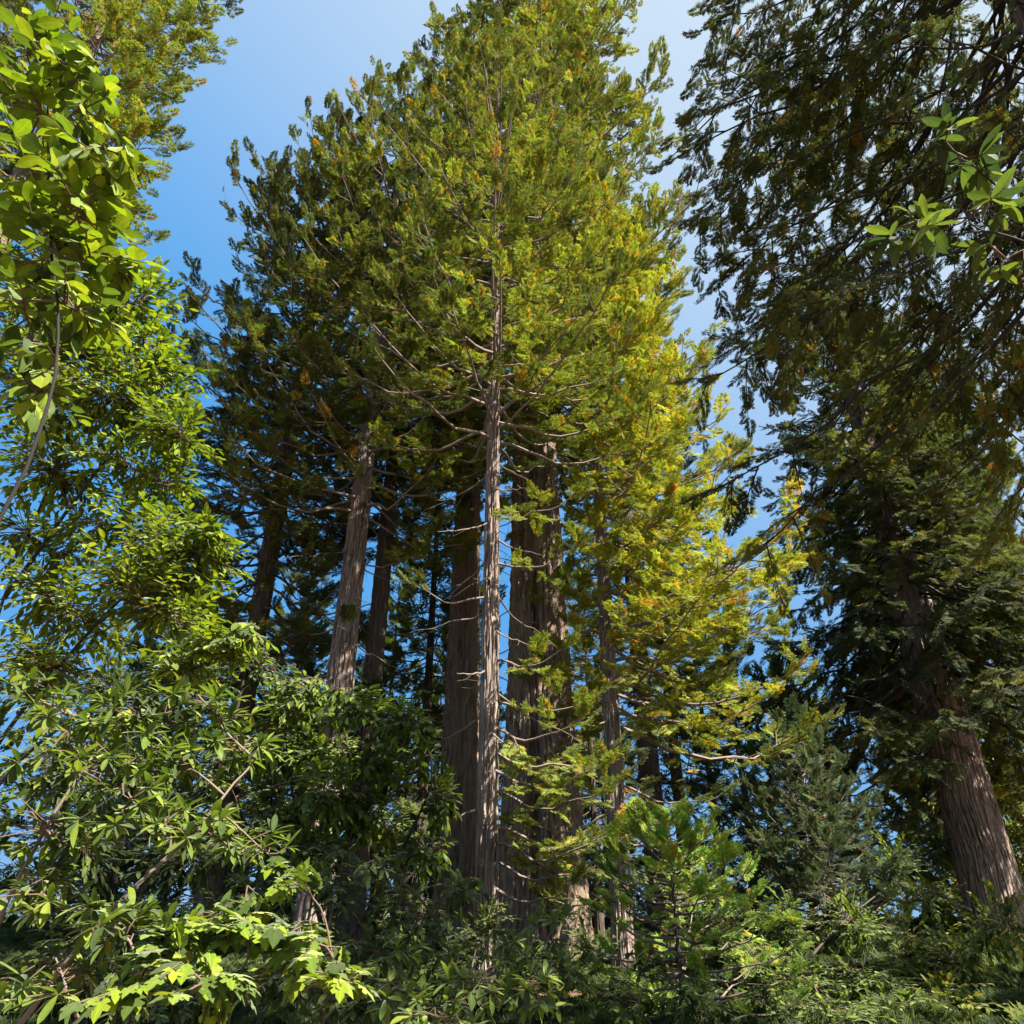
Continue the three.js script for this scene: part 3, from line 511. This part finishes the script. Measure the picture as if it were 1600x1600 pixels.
leafy({ seed: 204, name: 'rhododendron', label: 'straggling rhododendron at lower left with whorls of long olive leaves', category: 'shrub', base: [-2.7, -4.5], leaf: 'long', len: 0.118, tones: TONE.olive, per: 8, more: 2.8, whorl: true, coat: 0.15, stemR: 0.018, branchR: 0.008, rollAmount: 0.35, stemMat: LIMB.grey, branchMat: LIMB.grey,
  stems: [[[-2.7, -0.1, -4.5], [-2.8, 1.2, -4.4], [-2.6, 2.0, -4.3], [-2.4, 2.6, -4.4]], [[-2.75, 0.7, -4.45], [-2.2, 1.5, -4.3], [-1.8, 2.0, -4.4], [-1.6, 2.4, -4.6]], [[-2.7, 0.2, -4.5], [-2.2, 1.0, -4.1], [-1.7, 1.4, -4.0]]],
  blobs: [[-2.79,2.66,-4.4,0.31,0.18,0.5,9],[-2.27,2.62,-4.4,0.31,0.16,0.5,9],[-1.93,2.7,-4.6,0.25,0.14,0.5,7],[-2.52,2.31,-4.3,0.37,0.17,0.6,11],[-2.02,2.36,-4.4,0.3,0.15,0.5,9],[-1.72,2.48,-4.7,0.16,0.1,0.4,5],[-2.52,1.99,-4.2,0.24,0.17,0.5,8],[-2.04,2.06,-4.2,0.32,0.14,0.5,9],[-1.71,1.98,-4.4,0.26,0.13,0.5,7],[-1.51,1.92,-4.6,0.15,0.09,0.4,4],[-2.49,1.69,-4.2,0.17,0.13,0.5,6],[-1.98,1.55,-4,0.19,0.09,0.4,6],[-1.6,1.52,-4,0.16,0.08,0.4,4],[-2.13,1.31,-4,0.18,0.12,0.5,5]] });
leafy({ seed: 205, name: 'vine_maple', label: 'low shrub at bottom left with bright green lobed leaves in flat layers', category: 'shrub', base: [-1.2, -4.2], leaf: 'lobed', len: 0.095, tones: TONE.lime, per: 6, more: 1.6, coat: 0.1, stemR: 0.01, branchR: 0.006, rollAmount: 0.25,
  stems: [[[-1.2, -0.1, -4.2], [-1.3, 0.7, -4.0], [-1.25, 1.3, -3.8]], [[-1.2, -0.1, -4.2], [-0.9, 0.8, -4.0], [-0.85, 1.4, -3.95]], [[-1.25, 0.3, -4.1], [-1.6, 1.0, -3.8], [-1.65, 1.3, -3.7]]],
  blobs: [[-1.29,1.55,-3.9,0.28,0.11,0.5,12],[-1.53,1.45,-3.8,0.21,0.09,0.4,9],[-1.03,1.47,-4,0.28,0.12,0.5,13],[-1.25,1.33,-3.6,0.3,0.1,0.5,12],[-0.83,1.32,-3.9,0.21,0.1,0.5,10],[-1.65,1.29,-3.7,0.17,0.07,0.4,6],[-1.19,1.75,-4.2,0.2,0.08,0.4,7]] });
leafy({ seed: 206, name: 'tanoak', label: 'round-topped tanoak left of the slender trunk, its upper leaves sunlit', category: 'tree', base: [-2.72, -11.97], leaf: 'oval', len: 0.155, tones: TONE.olive, per: 8, more: 4.5, coat: 0.15, stemR: 0.04, stemMat: LIMB.dark,
  stems: [[[-2.72, -0.1, -11.97], [-2.72, 1.29, -11.97], [-2.45, 2.65, -11.83], [-2.18, 3.88, -11.42]], [[-2.72, 1.02, -11.97], [-3.4, 2.65, -12.1], [-3.81, 4.01, -12.1]], [[-2.72, 0.48, -11.97], [-1.77, 1.97, -11.83], [-1.22, 3.06, -11.42]]],
  blobs: [[-2.66,2.92,-11.2,0.62,0.57,1.1,22],[-2.79,2.07,-11.4,0.6,0.56,1.1,22],[-2.39,4.13,-11.15,0.77,0.4,0.96,18],[-1.64,3.88,-10.88,0.48,0.34,0.84,14],[-3.48,4.45,-11.7,0.7,0.42,1.08,16],[-2.0,3.43,-11.56,0.88,0.45,1.08,20],[-3.19,3.63,-12.24,0.82,0.53,1.2,18],[-1.34,3.69,-10.88,0.26,0.29,0.6,7],[-4.17,3.88,-12.51,0.6,0.66,1.2,14],[-3.58,2.65,-12.24,0.9,0.61,1.2,20],[-2.25,2.65,-12.24,0.9,0.61,1.2,22],[-1.37,2.18,-11.97,0.54,0.49,0.96,12],[-1.09,2.88,-11.7,0.27,0.59,0.72,9]] });
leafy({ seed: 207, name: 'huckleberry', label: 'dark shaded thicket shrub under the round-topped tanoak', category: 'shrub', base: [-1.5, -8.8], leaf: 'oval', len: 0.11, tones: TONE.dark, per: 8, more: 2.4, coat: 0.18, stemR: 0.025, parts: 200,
  stems: [[[-1.5, -0.1, -8.8], [-1.7, 0.8, -8.7], [-1.9, 1.5, -8.8]], [[-1.5, -0.1, -8.8], [-1.1, 0.8, -8.7], [-0.8, 1.4, -8.5]], [[-1.5, 0.1, -8.8], [-2.4, 1.0, -8.9], [-2.9, 1.6, -9]]],
  blobs: [[-2.87,1.61,-9,0.65,0.43,1,20],[-1.9,1.67,-8.8,0.56,0.42,1,20],[-1.11,1.49,-8.8,0.49,0.42,1,20],[-1.26,1.84,-7.8,0.32,0.19,0.6,9],[-0.73,1.14,-8.6,0.33,0.4,0.8,14],[-1.57,1.09,-8.5,0.52,0.39,1,18],[-0.53,1.67,-8.3,0.2,0.27,0.6,8]] });
leafy({ seed: 208, name: 'rhododendron', label: 'low rhododendron at the bottom centre with glossy pale-shining leaves', category: 'shrub', base: [-0.3, -6.2], leaf: 'long', len: 0.13, tones: TONE.olive, per: 8, more: 1.8, whorl: true, coat: 0.5, stemR: 0.015, branchR: 0.007, rollAmount: 0.35,
  stems: [[[-0.3, -0.1, -6.2], [-0.4, 0.5, -6.0], [-0.4, 0.9, -5.8]], [[-0.3, -0.1, -6.2], [0.0, 0.7, -6.3], [0.3, 1.3, -7.1]], [[-0.3, 0.1, -6.2], [-0.7, 0.7, -6.1], [-0.85, 1.1, -6.3]]],
  blobs: [[-0.7,1.05,-5.8,0.31,0.13,0.5,8],[-0.26,1.08,-5.8,0.26,0.13,0.5,8],[0.14,1.04,-6,0.27,0.14,0.5,8],[-0.89,1.24,-6.4,0.2,0.12,0.4,4],[-0.05,1.26,-6.8,0.24,0.13,0.5,6],[-0.44,0.97,-5.4,0.36,0.1,0.5,8],[0.35,1.42,-7.4,0.29,0.15,0.5,6]] });
leafy({ seed: 209, name: 'rhododendron', label: 'single leafy rhododendron twig reaching in at upper right, its leaf edges backlit', category: 'shrub', base: [2.3, -1.6], leaf: 'long', len: 0.118, tones: TONE.dark, per: 5, whorl: true, coat: 0.1, stemR: 0.009, branchR: 0.003, rollAmount: 0.5, stemMat: LIMB.dark, branchMat: LIMB.dark,
  stems: [[[2.3, -0.1, -1.6], [2.25, 1.8, -1.62], [1.99, 3.28, -1.7], [1.75, 3.72, -1.73], [1.49, 3.69, -1.7]], [[1.99, 3.28, -1.7], [1.87, 3.75, -1.73], [1.7, 4.07, -1.7]]],
  blobs: [[1.67,4.11,-1.7,0.13,0.12,0.14,5],[1.43,3.74,-1.7,0.11,0.1,0.14,6],[1.65,3.85,-1.75,0.12,0.09,0.14,5],[1.7,3.61,-1.75,0.09,0.11,0.14,3]] });
leafy({ seed: 210, name: 'hazel', label: 'sunlit yellow-green bush at the lower right before the stout trunk', category: 'shrub', base: [7.8, -14.6], leaf: 'round', len: 0.13, tones: TONE.yellow, per: 9, more: 3, coat: 0.1, stemR: 0.03, parts: 0,
  stems: [[[7.8, -0.1, -14.6], [7.5, 0.6, -14.6], [7.2, 1.0, -15]], [[7.8, -0.1, -14.6], [8.2, 0.9, -14.6], [8.3, 1.7, -15.6]]],
  blobs: [[7.2,0.73,-15,0.7,0.7,1.5,24],[7.53,0.61,-14,0.65,0.65,1.5,24],[8.33,1.08,-14,0.44,0.88,1.5,24],[8.17,1.54,-16,0.77,0.45,1.5,20],[6.65,0.19,-13,0.78,0.39,1.5,20]] });
leafy({ seed: 211, name: 'huckleberry', label: 'low green undergrowth shrub below the redwood sapling', category: 'shrub', base: [1.9, -10.2], leaf: 'oval', len: 0.1, tones: TONE.olive, per: 8, more: 3, coat: 0.2, stemR: 0.02, parts: 150,
  stems: [[[1.9, -0.1, -10.2], [1.5, 0.4, -10], [0.8, 0.7, -9.2]], [[1.9, -0.1, -10.2], [2.4, 0.4, -10.3], [3.2, 0.5, -10.9]]],
  blobs: [[1.14,0.6,-9.5,0.43,0.25,1,12],[2.11,0.54,-10,0.53,0.3,1,16],[3.23,0.42,-11,0.5,0.25,1,14],[0.55,0.88,-9,0.34,0.24,0.8,12],[1.7,0.88,-10.5,0.32,0.24,0.8,10]] });
leafy({ seed: 212, name: 'hazel', label: 'sunlit yellowish bush in the bottom left corner behind the rhododendron', category: 'shrub', base: [-6.6, -12.3], leaf: 'round', len: 0.13, tones: TONE.yellow, per: 9, more: 2, coat: 0.1, stemR: 0.03, parts: 0,
  stems: [[[-6.6, -0.1, -12.3], [-6.6, 0.7, -12], [-7.4, 1.6, -12.8]], [[-6.6, -0.1, -12.3], [-5.6, 0.5, -12]]],
  blobs: [[-6.55,0.77,-12,0.74,0.55,1.2,30],[-7.67,1.57,-13,0.52,0.62,1.2,22],[-5.46,0.46,-12,0.55,0.36,1,16]] });
leafy({ seed: 213, name: 'bigleaf_maple', label: 'golden sunlit maple behind the stout reddish trunk at the right edge', category: 'tree', base: [20.5, -34], leaf: 'round', len: 0.26, tones: TONE.yellow, per: 10, more: 2, coat: 0.05, stemR: 0.12, branchR: 0.04, parts: 0,
  stems: [[[20.5, -0.2, -34], [20.6, 2.5, -33.6], [21.4, 5.5, -33.8]], [[20.5, 0.5, -34], [19.8, 2.6, -35], [19.6, 3.6, -35.6]]],
  blobs: [[21.72,5.68,-34,1.45,2.32,3,60],[20.31,2.98,-32,1.05,2.36,3,60],[19.75,3.14,-36,1.18,1.77,2,30],[18.84,0.88,-34,1.61,1.35,2,36]] });
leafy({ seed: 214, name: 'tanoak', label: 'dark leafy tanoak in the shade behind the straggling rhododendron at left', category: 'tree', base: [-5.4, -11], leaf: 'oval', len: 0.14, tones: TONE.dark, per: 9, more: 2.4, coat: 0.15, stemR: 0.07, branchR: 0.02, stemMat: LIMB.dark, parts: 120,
  stems: [[[-5.4, -0.1, -11], [-5.5, 1.6, -11], [-5.6, 3.2, -10.9], [-6.2, 4.6, -10.8]], [[-5.45, 1.0, -11], [-4.8, 2.4, -11.2], [-4.5, 3.6, -11.5], [-4.5, 5.0, -11.8]], [[-5.5, 1.6, -11], [-6.3, 2.6, -10.6], [-6.9, 4.0, -10.5]]],
  blobs: [[-7.1,4.46,-10.5,0.67,0.67,1.2,30],[-6.15,4.29,-11,0.79,0.69,1.2,34],[-5.25,4.72,-11.5,0.84,0.74,1.2,34],[-4.42,5.07,-12,0.66,0.66,1.2,26],[-6.43,3.18,-10.5,0.81,0.72,1.2,34],[-5.38,3.16,-11,0.85,0.76,1.2,34],[-4.46,3.32,-11.5,0.79,0.79,1.2,32],[-5.76,2.12,-10.5,0.86,0.6,1.2,32],[-4.67,2.06,-11,0.81,0.63,1.2,30],[-3.97,2.25,-11.5,0.57,0.66,1.2,22]] });
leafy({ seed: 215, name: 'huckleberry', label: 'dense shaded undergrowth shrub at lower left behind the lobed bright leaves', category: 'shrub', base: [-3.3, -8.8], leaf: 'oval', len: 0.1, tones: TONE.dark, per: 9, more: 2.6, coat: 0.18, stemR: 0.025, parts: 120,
  stems: [[[-3.3, -0.1, -8.8], [-3.6, 0.7, -9], [-4.6, 1.2, -9.4]], [[-3.3, -0.1, -8.8], [-2.8, 0.7, -8.5], [-2.0, 0.9, -7.5]]],
  blobs: [[-4.59,1.21,-9.5,0.82,0.44,1,30],[-3.38,1.3,-9,0.63,0.42,1,26],[-2.0,1.02,-7.5,0.52,0.29,0.8,24],[-1.3,0.87,-7.2,0.43,0.22,0.7,20],[-5.01,0.66,-9,0.54,0.27,0.8,20],[-3.3,0.72,-8,0.54,0.24,0.8,20]] });
leafy({ seed: 216, name: 'huckleberry', label: 'grey-green undergrowth shrub at the bottom right below the young conifer', category: 'shrub', base: [5.2, -13], leaf: 'oval', len: 0.11, tones: TONE.olive, per: 9, more: 3, coat: 0.15, stemR: 0.025, parts: 0,
  stems: [[[5.2, -0.1, -13], [4.6, 0.4, -13], [4.2, 0.8, -13.8]], [[5.2, -0.1, -13], [5.8, 0.4, -13]]],
  blobs: [[4.43,0.36,-13,0.69,0.44,1.2,30],[5.54,0.39,-13.5,0.72,0.51,1.2,30],[4.09,0.61,-14,0.65,0.43,1.2,24],[5.4,0.23,-12,0.63,0.31,1,22],[3.91,0.29,-10.5,0.94,0.23,1,24]] });
leafy({ seed: 217, name: 'huckleberry', label: 'dark undergrowth shrub covering the foot of the slender and largest redwoods', category: 'shrub', base: [0, -12.6], leaf: 'oval', len: 0.12, tones: TONE.dark, per: 9, more: 2.4, coat: 0.2, stemR: 0.025, parts: 60,
  stems: [[[0, -0.1, -12.6], [-0.6, 0.6, -12.4], [-1.4, 1.2, -12.1]], [[0, -0.1, -12.6], [0.6, 0.5, -12.7], [1.2, 0.9, -13]]],
  blobs: [[-0.92,0.77,-12,0.55,0.46,1.2,26],[0.19,0.73,-12.5,0.58,0.48,1.2,26],[1.21,0.86,-13,0.5,0.4,1.2,22],[-0.41,1.21,-13,0.51,0.41,1,18],[-1.51,1.25,-12,0.47,0.57,1.2,20]] });
leafy({ seed: 218, name: 'hazel', label: 'sunlit greenish bush between the sapling and the bushy young conifer', category: 'shrub', base: [7, -20.4], leaf: 'oval', len: 0.16, tones: TONE.olive, per: 9, more: 3, coat: 0.15, stemR: 0.04, parts: 0,
  stems: [[[7, -0.1, -20.4], [6.3, 0.7, -19.8], [5.6, 1.4, -19.6]], [[7, -0.1, -20.4], [8.4, 0.8, -21], [10.8, 1.8, -22.6]]],
  blobs: [[4.78,0.98,-19,0.9,0.9,1.6,30],[6.58,0.81,-20,0.94,0.94,1.6,30],[8.75,0.91,-21,0.99,0.99,1.6,30],[4.15,1.5,-20,0.64,0.8,1.4,20],[11.17,2.12,-23,0.74,1.12,1.6,24]] });

scene.traverse(o => { if (o.isMesh) o.castShadow = o.receiveShadow = true; });
console.log('copies', totalCopies);
renderer.render(scene, camera);
